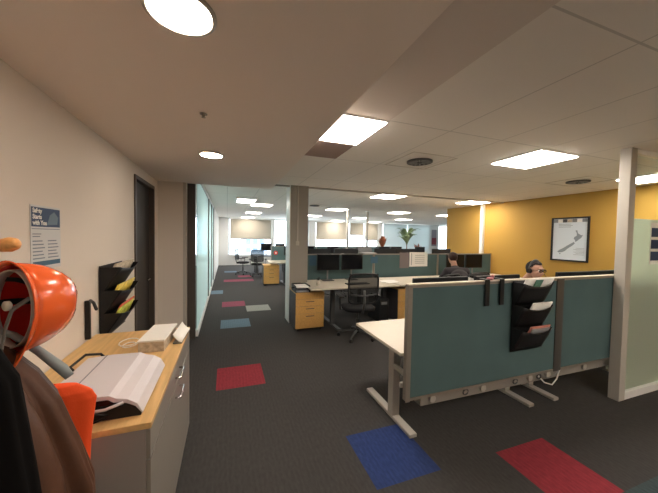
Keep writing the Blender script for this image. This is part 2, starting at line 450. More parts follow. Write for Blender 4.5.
# ------------------------------------------------------------------ lights
def mk_panel():
    t = thing('ceiling_light', '-', 'ceiling light', (0, 0, CZ), 0, 'square ceiling light panels')
    m = MB()
    for a in ((-.3, .3, -.3, -.285), (-.3, .3, .285, .3), (-.3, -.285, -.285, .285), (.285, .3, -.285, .285)): m.box(*a, -.014, -.001)
    m.build('frame', M_white, t)
    MB().box(-.285, .285, -.285, .285, -.022, -.002).build('diffuser', M_lamp, t); return t
rows = {2.3: 'in the nearest row', 5.5: 'in the second row', 8.9: 'in the third row', 12.2: 'in the fourth row', 15.3: 'in the farthest row'}
spots = [(.9, 2.3, 'beside the dropped bulkhead'), (3.27, 2.32, 'between the two air vents'), (5.7, 2.3, 'above the right-hand post and yellow wall'),
         (3.35, 5.55, 'above the desks with two monitors'), (5.75, 5.5, 'next to the yellow wall'),
         (.97, 8.8, 'over the corridor'), (3.45, 8.95, 'just right of the column'), (5.85, 8.95, 'third from the left'), (8.1, 9.0, 'just left of the yellow wall end'),
         (1.0, 11.9, 'over the corridor'), (3.6, 12.2, 'touching the column edge'), (5.95, 12.3, 'right of the first white pole'), (8.2, 12.1, 'above the tall plant'),
         (1.0, 15.2, 'over the corridor end'), (5.95, 15.3, 'above the middle blind'), (8.2, 15.1, 'above the right-hand blind')]
P0 = mk_panel()
for i, (x, y, s) in enumerate(spots):
    ry = min(rows, key=lambda q: abs(q-y))
    o = P0 if i == 0 else copy_tree(P0)
    o.location = (x, y, CZ); o['label'] = 'square light panel %s, %s' % (rows[ry], s)
for k, (x, y) in enumerate(((-1.5, 6.2), (-1.5, 8.6), (-1.5, 11), (-3, 7.4), (3.3, -.9), (5.7, -.9), (1.56, -.9))):  # unseen panels added to brighten the corridor glass and the near room
    o = copy_tree(P0); o.location = (x, y, CZ); o['label'] = 'added unseen light panel in the meeting room, %s of four' % ('nearest', 'second', 'third', 'leftmost')[k] if x < 0 else 'added unseen light panel behind the camera, %s' % ('in the middle', 'by the yellow wall', '', '', '')[k-4] if k < 6 else 'added unseen light panel behind the camera, beside the bulkhead'
t = thing('linear_diffuser', 'bright white rectangular ceiling unit at the start of the far corridor ceiling', 'ceiling light', (.45, 7.65, CZ))
MB().box(-.25, .25, -.42, .42, -.05, -.001).build('housing', M_white, t, .004)
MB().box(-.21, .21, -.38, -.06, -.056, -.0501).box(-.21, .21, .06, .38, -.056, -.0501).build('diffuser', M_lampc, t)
def downlight(x, y, r, label):
    t = thing('downlight', label, 'downlight', (x, y, BZ))
    MB().lathe([(r+.015, -.0005), (r+.015, -.006), (r+.004, -.012), (r, -.008), (r, -.0005)], n=40).build('trim_ring', M_cream_al, t, smooth=True)
    MB().cyl((0, 0, -.010), (0, 0, -.001), r-.002, n=40).build('diffuser', M_down, t)
downlight(-.15, 1.09, .098, 'large round downlight in the bulkhead, nearest the camera')
downlight(-.14, 2.88, .095, 'smaller-looking round downlight farther along the bulkhead')
t = thing('sprinkler', 'small round sprinkler head in the bulkhead between the two downlights', 'sprinkler', (-.14, 1.94, BZ))
MB().lathe([(.022, -.0005), (.022, -.004), (.010, -.006), (.006, -.018), (.012, -.02), (.012, -.023)], n=16).build('rosette', M_alu, t)
def vent(x, y, label):
    t = thing('ceiling_vent', label, 'vent', (x, y, CZ), 0, 'ceiling air vents')
    m = MB()
    for a in ((-.3, .3, -.3, -.29), (-.3, .3, .29, .3), (-.3, -.29, -.29, .29), (.29, .3, -.29, .29)): m.box(*a, -.006, -.0005)
    m.build('frame', mat('vent_frame', (.60, .54, .47), .7), t)
    MB().cyl((0, 0, -.006), (0, 0, -.0006), .135, n=32).build('backing', M_black, t)
    m = MB()
    for k in range(14):
        a = 2*PI*k/14
        m.rbox((math.cos(a)*.085, math.sin(a)*.085, -.014), (.09, .012, .012), Matrix.Rotation(a, 3, 'Z') @ Matrix.Rotation(.7, 3, 'X'))
    m.build('swirl_vanes', M_mgrey, t)
    MB().lathe([(.15, -.0005), (.15, -.018), (.132, -.022), (.132, -.0005)], n=32).build('ring', M_dgrey, t)
    MB().cyl((0, 0, -.022), (0, 0, -.006), .03, n=20).build('hub', M_black, t)
vent(2.17, 2.9, 'round swirl air vent in the ceiling between the two nearest light panels')
vent(5.1, 2.9, 'round swirl air vent in the ceiling close to the yellow wall')
vent(2.45, 8.2, 'small dark ceiling vent far off just right of the column')
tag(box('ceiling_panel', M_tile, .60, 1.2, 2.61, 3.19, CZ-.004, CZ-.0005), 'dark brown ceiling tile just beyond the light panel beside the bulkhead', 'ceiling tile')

# ------------------------------------------------------------------ furniture builders
def mk_desk(W=1.7, D=.8, H=.725, foot=True):
    """desk with its left-front corner at the origin (x 0..W, y 0..D)"""
    t = thing('workstation_desk', '-', 'desk')
    MB().box(0.003, W-.003, 0, D, H-.025, H).build('tabletop', M_desk, t, .003)
    M_steel = globals()['M_steel'] if foot else M_dgrey
    for x in (.17, W-.17) if foot else (.52, W-.1):
        MB().box(x-.035, x+.035, D*.42-.04, D*.42+.04, .03, H-.05).build('leg', M_steel, t, .003)
        MB().box(x-.035, x+.035, .04, D-.01, 0, .03).build('foot', M_steel, t, .006)
        MB().box(x-.03, x+.03, .08, D-.08, H-.05, H-.026).build('bracket', M_steel, t)
    MB().box((.17 if foot else .52)+.036, W-(.17 if foot else .1)-.036, D*.42-.02, D*.42+.02, H-.12, H-.06).build('crossbeam', M_steel, t)
    return t
def mk_divider(W, H0=.39, H1=1.255, m=M_teals):
    t = thing('desk_divider', '-', 'desk divider')
    MB().box(.02, W-.02, -.018, .018, H0+.02, H1-.02).build('fabric_panel', m, t, .004)
    f = MB(); f.box(0, W, -.022, .022, H1-.02, H1); f.box(0, W, -.022, .022, H0, H0+.02)
    f.box(0, .022, -.022, .022, H0+.02, H1-.02); f.box(W-.022, W, -.022, .022, H0+.02, H1-.02)
    f.build('frame', M_alu, t, .002); return t
def mk_monitor(w=.54, h=.32, zc=1.08, stand=True):
    """monitor facing -y, standing at the origin on z=0 of the desk"""
    t = thing('monitor', '-', 'monitor')
    MB().box(-w/2, w/2, 0, .03, zc-h/2, zc+h/2).build('casing', M_black, t, .005)
    MB().box(-w/2+.01, w/2-.01, -.002, -.0002, zc-h/2+.015, zc+h/2-.01).build('screen', M_scr, t)
    MB().cyl((0, .05, .012), (0, .05, zc), .016, n=12).box(-.03, .03, .0305, .05, zc-.04, zc+.04).build('stand', M_mgrey, t)
    MB().box(-.11, .11, -.05, .14, 0, .012).build('base', M_dgrey, t, .004)
    return t
def mk_pedestal(W=.5, D=.5, H=.66):
    t = thing('drawer_pedestal', '-', 'drawer pedestal')
    MB().box(0, .018, 0.018, D, .05, H-.02).box(W-.018, W, .018, D, .05, H-.02).box(.018, W-.018, D-.018, D, .05, H-.02).box(.018, W-.018, .02, D-.018, .05, .07).build('carcass', mat('dark_grey_laminate', (.07, .065, .07), .5), t)
    MB().box(0, W, 0, D, H-.02, H).build('top', M_oak, t, .002)
    zs = [(.055, .30), (.305, .425), (.43, .545), (.55, .637)]
    for z0, z1 in zs:
        d_ = MB().box(.003, W-.003, 0, .018, z0, z1).build('drawer', M_oak, t, .002)
        if z1-z0 > .1:
            MB().box(W/2-.07, W/2+.07, -.012, -.004, z1-.045, z1-.035).box(W/2-.07, W/2-.062, -.0045, -.0002, z1-.045, z1-.035).box(W/2+.062, W/2+.07, -.0045, -.0002, z1-.045, z1-.035).build('handle', M_dgrey, d_)
    for x in (.05, W-.05):
        for y in (.06, D-.06):
            MB().cyl((x-.012, y, .025), (x+.012, y, .025), .025, n=12).box(x-.006, x+.006, y-.006, y+.006, .025, .055).build('caster', M_black, t)
    return t
def mk_chair():
    """office chair facing +y"""
    t = thing('office_chair', '-', 'chair')
    def seat(u, v):
        a = 2*PI*u; r = v
        return Vector((.25*r*math.copysign(abs(math.cos(a))**.6, math.cos(a)), .24*r*math.copysign(abs(math.sin(a))**.6, math.sin(a)), .50-.02*r**4))
    m = MB(); m.grid(seat, 28, 8, True); m.build('seat', M_blk2, t, smooth=True, solid=.05)
    fr = [(.235*math.copysign(abs(math.cos(a))**.35, math.cos(a)), -.25-.03*math.sin(a), .82+.23*math.copysign(abs(math.sin(a))**.35, math.sin(a))) for a in [2*PI*k/32 for k in range(32)]]
    b_ = MB().tube(fr, .014, 8, True).build('backrest', M_black, t, smooth=True)
    MB().grid(lambda u, v: Vector(((u-.5)*.46, -.252-.03*(v-.5)*2-.03*(1-(2*u-1)**2)+.015, .595+v*.455)), 8, 8).build('back_mesh', M_mesh, b_, smooth=True)
    MB().tube([(0, -.02, .44), (0, -.24, .46), (0, -.30, .60), (0, -.29, .80)], .02).tube([(-.2, -.275, .74), (0, -.30, .72), (.2, -.275, .74)], .012).build('back_support', M_dgrey, t, smooth=True)
    for s in (-1, 1):
        MB().tube([(s*.2, 0, .45), (s*.29, 0, .46), (s*.30, 0, .66)], .013).box(s*.30-.035, s*.30+.035, -.12, .13, .66, .685).build('armrest', M_black, t, smooth=False)
    MB().cyl((0, 0, .12), (0, 0, .30), .028).cyl((0, 0, .28), (0, 0, .45), .018).box(-.09, .09, -.1, .1, .43, .46).build('gas_lift', M_dgrey, t)
    MB().cyl((0, 0, .08), (0, 0, .14), .04).build('hub', M_black, t)
    for k in range(5):
        a = 2*PI*k/5+.3; c_, s_ = math.cos(a), math.sin(a)
        l = MB().tube([(c_*.03, s_*.03, .11), (c_*.17, s_*.17, .10), (c_*.30, s_*.30, .07)], [.02, .018, .014]).build('base_leg', M_dgrey, t, smooth=True)
        MB().cyl((c_*.30-s_*.02, s_*.30+c_*.02, .028), (c_*.30+s_*.02, s_*.30-c_*.02, .028), .028, n=14).build('caster', M_black, l)
    return t

# ------------------------------------------------------------------ near bench
D0 = mk_desk(1.69, .80); D0.location = (1.245, 1.83, 0); D0['group'] = 'sit-stand desks behind the front divider'
D0['label'] = 'white sit-stand desk nearest the camera, its bare left end sticking out'
dup(D0, (2.945, 1.83, 0), 0, 'white sit-stand desk on the right, hidden behind the front divider apart from its feet')
v = mk_divider(1.64); v.location = (1.25, 1.775, 0); v['label'] = 'large teal fabric divider across the front, with the black file holder on it'; v['group'] = 'front teal dividers'
v2 = mk_divider(1.80); v2.location = (2.93, 1.775, 0); v2['label'] = 'teal fabric divider on the right, between the file holder and the cream post'; v2['group'] = 'front teal dividers'
MB().box(1.605, 1.679, -.026, .026, .39, 1.25).build('joint_post', mat('joint_brown', (.07, .065, .06), .5), v)
MB().box(-.006, .034, -.0255, -.0222, .385, 1.254).build('end_post', M_alu, v, .003)
MB().box(.0, 1.68, -.024, .024, 1.2555, 1.264).build('top_cap', M_desk, v, .002)
MB().box(.0, 1.80, -.024, .024, 1.2555, 1.264).build('top_cap', M_desk, v2, .002)
MB().box(.0, .024, -.0245, .0245, .39, 1.25).build('joint_strip', MATS['joint_brown'], v2, .001)
t = thing('cable_tray', 'long grey cable tray under the front divider with round cable grommets', 'cable tray', (1.42, 1.80, .30))
MB().box(0, 2.9, 0, .004, 0, .085).box(0, 2.9, .004, .12, 0, .004).box(0, 2.9, .12, .124, 0, .07).build('trough', mat('tray_steel', (.27, .25, .22), .5), t)
for x in (.10, .62, 1.18, 1.42, 1.95): MB().cyl((x, -.02, .05), (x, .0, .05), .028, n=16).build('clamp', M_steel, t); 
def ring(x, r=.026): MB().tube([(x+r*math.cos(a), -.025, .055+r*math.sin(a)*.8) for a in [2*PI*k/16 for k in range(16)]], .006, 6, True).build('cable_loop', M_dgrey, t, smooth=True)
ring(.42); ring(.98); ring(1.28)
t = thing('support_bracket', 'short grey bracket between the near desk leg and the divider end', 'bracket', (1.245, 1.80, .47))
MB().box(-.005, .15, .006, .03, .0, .035).box(.12, .15, .03, .31, 0, .035).build('arm', M_steel, t, .002)
t = thing('power_cable', 'pale power cable sagging below the divider near the cream post', 'cable', (2.72, 1.79, .36))
MB().tube([(-.02, 0, .0), (.05, -.02, -.07), (.14, -.03, -.10), (.22, -.02, -.06), (.28, 0, .0), (.35, .01, .03)], .006, 6).build('wire', M_white, t, smooth=True)
MB().tube([(.0, .01, .01), (.09, -.01, -.04), (.2, -.01, -.03), (.33, .01, .02)], .005, 6).build('wire', M_mgrey, t, smooth=True)

def mk_holder(label, W, loc, rz, pz=(.02, .215, .41), ph=.2, dep=.085):
    t = thing('file_holder', label, 'file holder', loc, rz)
    H = pz[-1]+ph
    MB().box(-W/2, W/2, -.004, 0, 0, H+.0).build('back_plate', M_black, t, .002)
    for k, z in enumerate(pz):
        def fr(u, v, z=z):
            dip = .03*(1-(2*u-1)**2)*(v**2)
            zz = z+(ph-.01)*v-dip
            return Vector(((u-.5)*W*.98, -.02-dep*v-.012*(1-(2*u-1)**2), zz))
        p = MB().grid(fr, 12, 6).build('pocket', M_black, t, smooth=True, solid=.003)
        s = MB()
        for sx in (-1, 1):
            s.prism([(-.004, z), (-.02, z), (-.02-dep, z+ph-.01), (-.004, z+ph-.01)], 'x', sx*W*.49-.0015, sx*W*.49+.0015)
        s.box(-W*.49, W*.49, -.03, -.004, z-.003, z)
        s.build('pocket_side', M_black, p)
    return t
def sheaf(name, label, cat, holder_loc, rz, x0, x1, z0, h, m, y=-.016, tilt=-.42, th=.008, n=1, curl=.0):
    t = thing(name, label, cat, holder_loc, rz)
    w_ = x1-x0; th = min(th, .009)
    def f_(u, v): return Vector((x0+w_*u, y+tilt*h*v-curl*(u-.5)**2, z0+h*v*(1)-.25*curl*(1-(2*u-1)**2)))
    MB().grid(f_, 8, 4).build('cover', m, t, smooth=True, solid=th)
    return t
hl = (2.46, 1.744, .645)
mk_holder('black three-pocket file holder hanging on the front teal divider', .36, hl, 0)
sheaf('magazine', 'white and green magazine in the top pocket of the holder on the divider', 'magazine', hl, 0, -.165, .17, .425, .212, M_paper)
sheaf('brochure', 'small green leaflet in front of the white magazine in the divider holder', 'leaflet', hl, 0, -.06, .03, .43, .200, M_grnp, y=-.030, th=.002)
sheaf('magazine', 'white magazine in the middle pocket of the holder on the divider', 'magazine', hl, 0, -.07, .165, .225, .21, M_paper, th=.012)
sheaf('magazine', 'salmon red magazine in the bottom pocket of the holder on the divider', 'magazine', hl, 0, -.08, .16, .03, .205, M_salm, y=-.012, th=.006)
sheaf('magazine', 'grey booklet in front of the salmon magazine in the bottom pocket', 'booklet', hl, 0, -.06, .155, .03, .185, M_mgrey, y=-.022, th=.006)
for x, s in ((1.995, 'left'), (2.155, 'right')):
    t = thing('divider_hook', '%s one of the two black coat hooks over the front divider edge' % s, 'hook', (x, 1.775, 1.06), 0, 'black hooks over the divider')
    MB().box(-.022, .022, -.040, -.029, 0, .21).build('front_strap', M_black, t, .002)
    MB().box(-.022, .022, -.040, .040, .2105, .217).box(-.022, .022, .029, .04, .12, .2105).build('saddle', M_black, t)

# things on the near desks, seen over the divider
DZ = .725
mon = mk_monitor(.58, .30, .39); mon.location = (1.76, 2.02, DZ); mon.rotation_euler = (0, 0, PI)
mon['label'] = 'back of a black monitor just over the front divider, left of the white desk lamp'; mon['group'] = 'monitors behind the front divider'
dup(mon, (2.42, 2.02, DZ), PI+.03, 'back of a black monitor behind the front divider, left of the man with the headset')
dup(mon, (3.62, 2.06, DZ), PI-.03, 'back of a dark monitor to the right of the man with the headset')
dup(mon, (4.24, 2.08, DZ), PI, 'back of a dark monitor next to the cream post, behind the divider')
t = thing('desk_lamp', 'white desk lamp with flat round head reaching above the front divider', 'lamp', (2.24, 2.20, DZ))
MB().lathe([(.07, 0), (.07, .012), (.02, .018)], n=20).build('base', M_white, t, smooth=True)
MB().tube([(0, 0, .018), (0, 0, .30), (.01, -.03, .44)], .009).build('arm', M_white, t, smooth=True)
MB().rbox((-.07, -.03, .475), (.22, .05, .014), Matrix.Rotation(.12, 3, 'Y')).cyl((.0, -.03, .44), (.02, -.03, .49), .045, .05).build('lamp_head', M_white, t, .003)
t = thing('soft_toy', 'small pink object on top of the divider beside the black hooks', 'ornament', (2.06, 1.775, 1.264))
MB().sph((0, 0, .014), (.035, .02, .014)).sph((.028, 0, .03), .014).build('body', mat('dusty_pink', (.45, .18, .2), .8), t, smooth=True)

# ------------------------------------------------------------------ middle bench
P1 = mk_pedestal(); P1.location = (1.075, 4.60, 0); P1['label'] = 'oak three-drawer pedestal in front of the column at the corridor'; P1['group'] = 'oak drawer pedestals'
dup(P1, (2.98, 4.50, 0), 0, 'oak drawer pedestal right of the mesh chair, partly behind the front divider')
dup(P1, (1.10, 9.22, 0), 0, 'oak drawer pedestal far down the corridor beyond the column')
D1 = mk_desk(1.68, .98, .745, False); D1.location = (1.29, 4.42, 0); D1['label'] = 'cream desk with two black monitors right of the column'; D1['group'] = 'cream desks of the middle bench'
D1t = [c for c in D1.children if c.name.startswith('tabletop')][0]
D1b = dup(D1, (2.98, 4.42, 0), 0, 'cream desk where the person in dark clothes sits')
nt_ = MB().prism([(.003, 0), (1.677, 0), (1.677, .98), (.14, .98), (.14, .72), (.003, .72)], 'z', .72, .745).build('tabletop', M_desk, D1, .003)
bpy.data.objects.remove(D1t); D1o = D1; D1 = D1b
D2 = dup(D1, (4.67, 4.42, 0), 0, 'cream desk of the middle bench nearest the yellow wall')
for i, (x, w_, lb) in enumerate(((1.47, 1.50, 'teal divider behind the two black monitors'), (2.98, 1.68, 'teal divider behind the white notice and the seated person'), (4.67, 1.66, 'teal divider of the middle bench next to the yellow wall'))):
    v = mk_divider(w_, .50, 1.25); v.location = (x, 5.47, 0); v['label'] = lb; v['group'] = 'teal dividers of the middle bench'
mA = mk_monitor(.46, .31, .36); mA.location = (1.86, 5.22, .745); mA['label'] = 'left one of the two black monitors on the desk beside the column'; mA['group'] = 'dark monitors on the middle bench'
dup(mA, (2.37, 5.22, .745), 0, 'right one of the two black monitors on the desk beside the column')
dup(mA, (4.75, 4.98, .745), -.1, 'dark monitor to the right of the person in dark clothes')
dup(mA, (5.30, 5.0, .745), -.05, 'dark monitor nearest the white pipe on the yellow wall')
t = thing('notice_board', 'grey-brown board hooked on the middle divider beside a white notice', 'board', (3.74, 5.44, .93))
MB().box(-.12, .12, 0, .012, 0, .345).build('panel', mat('mauve_grey', (.20, .17, .17), .7), t)
MB().box(-.10, -.07, -.001, .055, .346, .352).box(.07, .10, -.001, .055, .346, .352).box(-.10, -.07, .053, .056, .30, .346).box(.07, .10, .053, .056, .30, .346).build('hook', M_dgrey, t)
t = thing('paper_notice', 'white printed notice on the divider right of the grey-brown board', 'notice', (4.12, 5.44, .96))
MB().box(-.245, .245, 0, .006, 0, .325).build('sheet', M_paper, t)
m = MB()
for k in range(5): m.box(-.10, .16, -.002, -.0003, .07+.045*k, .08+.045*k)
m.box(-.20, -.185, -.002, -.0003, .03, .3)
m.build('printed_lines', M_gprint, t)
def keyboard(loc, label):
    t = thing('keyboard', label, 'keyboard', loc, 0)
    MB().box(-.22, .22, -.07, .07, 0, .018).build('body', M_black, t, .003)
    m = MB()
    for a in range(14):
        for b_ in range(4): m.box(-.205+a*.029, -.18+a*.029, -.06+b_*.03, -.035+b_*.03, .018, .022)
    m.build('keys', M_dgrey, t)
keyboard((2.25, 4.72, .745), 'black keyboard in front of the two black monitors'); keyboard((4.1, 4.75, .745), 'black keyboard on the desk by the white notice')
def trays(loc, label):
    t = thing('letter_tray', label, 'letter tray', loc, 0)
    for k in range(2):
        z = .0+k*.07
        MB().box(-.125, .125, -.16, .16, z, z+.004).box(-.125, -.121, -.16, .16, z, z+.045).box(.121, .125, -.16, .16, z, z+.045).box(-.125, .125, .156, .16, z, z+.045).build('tray', M_black, t)
    for x in (-.12, .12):
        for y in (-.14, .14): MB().cyl((x, y, 0), (x, y, .074), .004, n=8).build('riser', M_black, t)
    return t
trays((1.20, 4.77, .66), 'black letter tray on top of the oak pedestal by the column')
t = thing('paper_stack', 'white papers lying in the upper letter tray by the column', 'papers', (1.20, 4.76, .7355)); MB().box(-.105, .105, -.15, .14, 0, .022).build('sheets', M_paper, t, .003)
t = thing('paper_stack', 'grey folder in the lower letter tray by the column', 'papers', (1.20, 4.76, .665)); MB().box(-.105, .105, -.15, .14, 0, .025).build('sheets', mat('grey_folder', (.3, .3, .34), .6), t, .003)
t = thing('pen_pot', 'pale pen pot with dark top on the desk corner beside the column', 'pen pot', (1.50, 4.72, .745))
MB().lathe([(.035, 0), (.04, .10), (.037, .10), (.033, .005)], n=20).build('pot', M_pot, t, smooth=True)
MB().cyl((0, 0, .02), (.02, .01, .15), .005).cyl((0, .01, .02), (-.02, .01, .14), .005).cyl((0, 0, .02), (-.005, -.015, .15), .005).build('pens', M_black, t)
t = thing('blue_notice', 'small blue notice pinned to the divider left of the two monitors', 'notice', (1.62, 5.449, 1.02)); MB().box(-.08, .06, -.006, -.0005, 0, .2).build('sheet', M_bluep, t)
t = thing('blue_notice', 'small blue notice pinned to the divider right of the two monitors', 'notice', (3.0, 5.449, 1.05)); MB().box(-.10, .07, -.006, -.0005, 0, .14).build('sheet', M_bluep, t)
t = thing('paper_stack', 'loose papers on the cream desk right of the mesh chair', 'papers', (2.9, 4.8, .745)); MB().rbox((0, 0, .006), (.21, .3, .012), Matrix.Rotation(.3, 3, 'Z')).rbox((.15, .05, .004), (.21, .3, .008), Matrix.Rotation(-.2, 3, 'Z')).build('sheets', M_paper, t)
t = thing('computer_tower', 'black computer tower under the desk right of the mesh chair', 'computer', (2.78, 4.75, 0)); MB().box(-.1, .1, -.1, .35, .02, .46).build('case', M_black, t, .005)
MB().box(-.08, -.05, -.08, .3, 0, .02).box(.05, .08, -.08, .3, 0, .02).build('feet', M_dgrey, t)
MB().box(-.06, .06, -.104, -.1005, .35, .40).build('drive_bay', M_mgrey, t)

CH = mk_chair(); CH.location = (1.98, 4.12, 0); CH.rotation_euler = (0, 0, -.12); CH['label'] = 'black mesh-back office chair pulled up to the desk with two monitors'; CH['group'] = 'black office chairs'
dup(CH, (3.74, 3.16, 0), PI, 'black office chair the man with the headset sits on')
dup(CH, (3.92, 3.86, 0), .1, 'black office chair the person in dark clothes sits on')
dup(CH, (3.20, 3.75, 0), .2, 'black office chair at the middle bench left of the person in dark clothes')
dup(CH, (.62, 12.2, 0), -PI/2-.3, 'office chair at the corridor end, the left one of two in front of the window')
dup(CH, (1.15, 11.5, 0), -.2, 'office chair at the corridor end, the right one of two in front of the window')

# far side of the middle bench and the far benches
def bench(xs, y0, name, flip):
    for i, x in enumerate(xs):
        dup(D1, (x, y0, 0), 0, 'cream desk %s, %s' % (name, ['at its left end', 'second from the left', 'third from the left', 'at its right end'][i]), 'cream desks of the far benches')
bench((1.30, 2.99, 4.68), 5.53, 'on the far side of the middle bench', 0)
bench((1.30, 2.99, 4.68), 9.10, 'of the third bench, beyond the middle dividers', 0)
bench((5.2, 6.9, 8.6), 12.4, 'of the bench nearest the far windows', 0)
for i, (x, lb) in enumerate(((1.46, 'teal divider far down the corridor above the distant pedestal'), (3.11, 'teal divider of the third bench, right of the corridor one'), (4.78, 'teal divider of the third bench, in front of the plants'))):
    v = mk_divider(1.66, .6, 1.24); v.location = (x, 10.12, 0); v['label'] = lb; v['group'] = 'teal dividers of the far benches'
t = thing('red_badge', 'round red badge on the distant divider beside the column', 'badge', (1.62, 10.095, 1.0)); MB().cyl((0, -.012, 0), (0, -.0005, 0), .07, n=20).build('disc', M_red1, t); MB().cyl((0, -.015, 0), (0, -.0125, 0), .028, n=16).build('centre', M_paper, t)
mp = [(1.92, 6.15, 'far side of the middle bench, beside the column'), (2.62, 6.15, 'far side of the middle bench, above the right monitor'), (3.69, 6.2, 'far side of the middle bench, right of the first white pole'), (4.3, 6.2, 'far side of the middle bench, above the white notice'), (5.4, 6.2, 'far side of the middle bench, left of the yellow wall')]
mB = None
for x, y, s in mp:
    if mB is None:
        mB = mk_monitor(.60, .34, .415); mB.location = (x, y, .745); mB.rotation_euler = (0, 0, PI); mB['label'] = 'dark monitor on the '+s; mB['group'] = 'dark monitors beyond the middle divider'
    else: dup(mB, (x, y, .745), PI, 'dark monitor on the '+s, 'dark monitors beyond the middle divider')
mp = [(2.05, 9.6, 'just right of the column'), (2.65, 9.6, 'below the middle blind'), (3.6, 9.6, 'at the first white pole'), (4.75, 9.65, 'left of the second white pole'), (5.7, 9.62, 'under the rust-leaved plant'), (6.25, 9.62, 'under the tall plant')]
for x, y, s in mp: dup(mA, (x, y, .745), 0, 'dark monitor on the third bench, '+s, 'dark monitors on the third bench')
t = thing('printer', 'grey desktop printer on the far side of the middle bench right of the column', 'printer', (3.135, 6.1, .745))
MB().box(-.19, .19, -.18, .2, 0, .50).build('body', M_mgrey, t, .02); MB().box(-.15, .15, -.24, -.18, .10, .13).build('output_tray', M_dgrey, t); MB().rbox((0, .1, .56), (.36, .02, .16), Matrix.Rotation(-.4, 3, 'X')).build('paper_feed', M_dgrey, t)
t = thing('filing_box', 'black archive box on the third bench beside the white pole', 'box', (4.2, 9.55, .745)); MB().box(-.2, .2, -.15, .15, 0, .42).build('box', M_black, t, .004); MB().box(-.21, .21, -.16, .16, .42, .46).build('lid', M_dgrey, t)
for x, y, s in ((2.3, 7.1, 'just beyond the middle bench behind the left monitor'), (3.0, 7.3, 'beyond the middle bench at the first white pole'), (4.6, 7.25, 'beyond the middle bench behind the white notice'), (3.3, 11.0, 'at the back of the third bench'), (2.4, 11.0, 'at the back of the third bench close to the column')):
    dup(CH, (x, y, 0), PI, 'dark office chair '+s)
for x, y, r_, s in ((3.85, 8.95, .026, 'left one, at the end of the first blind'), (4.60, 8.95, .03, 'right one, beside the dark window frame')):
    t = thing('service_pole', 'white floor-to-ceiling service pole, the %s' % s, 'pole', (x, y, 0), 0, 'white service poles')
    MB().box(-r_, r_, -r_, r_, 0, CZ-.002).build('shaft', M_cream_al, t)
    MB().box(-.07, .07, -.07, .07, CZ-.03, CZ-.0021).build('collar', M_white, t)

# desks and clutter at the corridor end
tb = thing('meeting_table', 'dark table at the corridor end in front of the window', 'table', (1.75, 12.4, 0))
MB().box(-.75, .75, -.45, .45, .72, .745).build('tabletop', mat('dark_purple_laminate', (.05, .04, .055), .4), tb, .004)
for sx in (-.6, .6):
    for sy in (-.35, .35): MB().cyl((sx, sy, 0), (sx, sy, .72), .025, n=12).build('leg', M_dgrey, tb)
dup(mA, (2.2, 12.55, .745), .3, 'dark monitor on the desk at the corridor end', 'dark monitors at the corridor end')
dup(mA, (1.60, 12.55, .745), -.2, 'small dark monitor beside the green plant at the corridor end', 'dark monitors at the corridor end')

def leafy(name, label, loc, h, spread, n, m, potm, potr=.12, poth=.2, leafw=.03, droop=.6, stem=0.):
    t = thing(name, label, 'plant', loc)
    MB().lathe([(potr*.75, 0), (potr, poth), (potr*.92, poth), (potr*.7, .02)], n=20).build('pot', potm, t, smooth=True)
    MB().cyl((0, 0, poth*.8), (0, 0, poth*.9), potr*.9, n=16).build('soil', mat('soil', (.03, .02, .015), .9), t)
    if stem: MB().cyl((0, 0, poth*.8), (0, 0, poth+stem), .02, .014).build('trunk', M_rust, t)
    m_ = MB(); rnd = random.Random(len(label))
    for k in range(n):
        a = 2*PI*k/n*2.4+rnd.uniform(-.3, .3); l = spread*rnd.uniform(.7, 1.1); up = (h-poth-stem)*rnd.uniform(.55, 1.05)
        base = Vector((0, 0, poth*.85+stem*rnd.uniform(.7, 1)))
        dirv = Vector((math.cos(a), math.sin(a), 0)); side = Vector((-math.sin(a), math.cos(a), 0))
        def f_(u, v):
            s = v; w_ = leafw*math.sin(PI*min(1, .08+s*.92))*(u-.5)*2
            return base+dirv*(l*s)+Vector((0, 0, up*(s*(1+droop)-droop*s*s*1.2)))+side*w_+Vector((0, 0, -abs(w_)*.3))
        m_.grid(f_, 3, 8)
    m_.build('leaves', m, t, smooth=True, solid=.002)
    return t
leafy('potted_plant', 'tall variegated plant with drooping leaves on the third bench in front of the white wall', (6.9, 9.9, .745), 1.42, .50, 26, M_leafy, M_pot, .10, .22, .075, 1.3, .55)
leafy('potted_plant', 'small rust and green plant left of the tall variegated plant', (5.75, 9.86, .745), 1.05, .2, 20, M_rust, M_pot, .08, .30, .06, .7, .25)
leafy('potted_plant', 'small reddish plant right of the tall variegated plant', (7.95, 10.6, .745), .72, .18, 14, M_rust, M_pot, .08, .2, .04, .4, .1)
leafy('potted_plant', 'tall green potted plant at the corridor end beside the dark table', (2.75, 13.9, 0), 1.3, .2, 18, M_green, M_pot, .08, .18, .04, .4, .1)
bench2 = dup(D1, (6.37, 9.10, 0), 0, 'cream desk of the third bench, carrying the tall plant', 'cream desks of the far benches')
dup(D1, (7.4, 10.12, 0), 0, 'cream desk behind the third bench with the small reddish plant', 'cream desks of the far benches')
dup(mA, (7.25, 9.5, .745), 0, 'dark monitor in front of the tall variegated plant', 'dark monitors on the third bench')
for x, y, c_, s in ((5.45, 9.8, M_white, 'white mug on the third bench left of the rust-leaved plant'), (6.15, 9.86, M_white, 'white mug between the two plants on the third bench')):
    t = thing('mug', s, 'mug', (x, y, .745)); MB().lathe([(.035, 0), (.04, .10), (.036, .10), (.03, .01)], n=16).build('cup', c_, t, smooth=True); MB().tube([(.038, 0, .08), (.065, 0, .07), (.065, 0, .035), (.037, 0, .025)], .005).build('handle', c_, t, smooth=True)
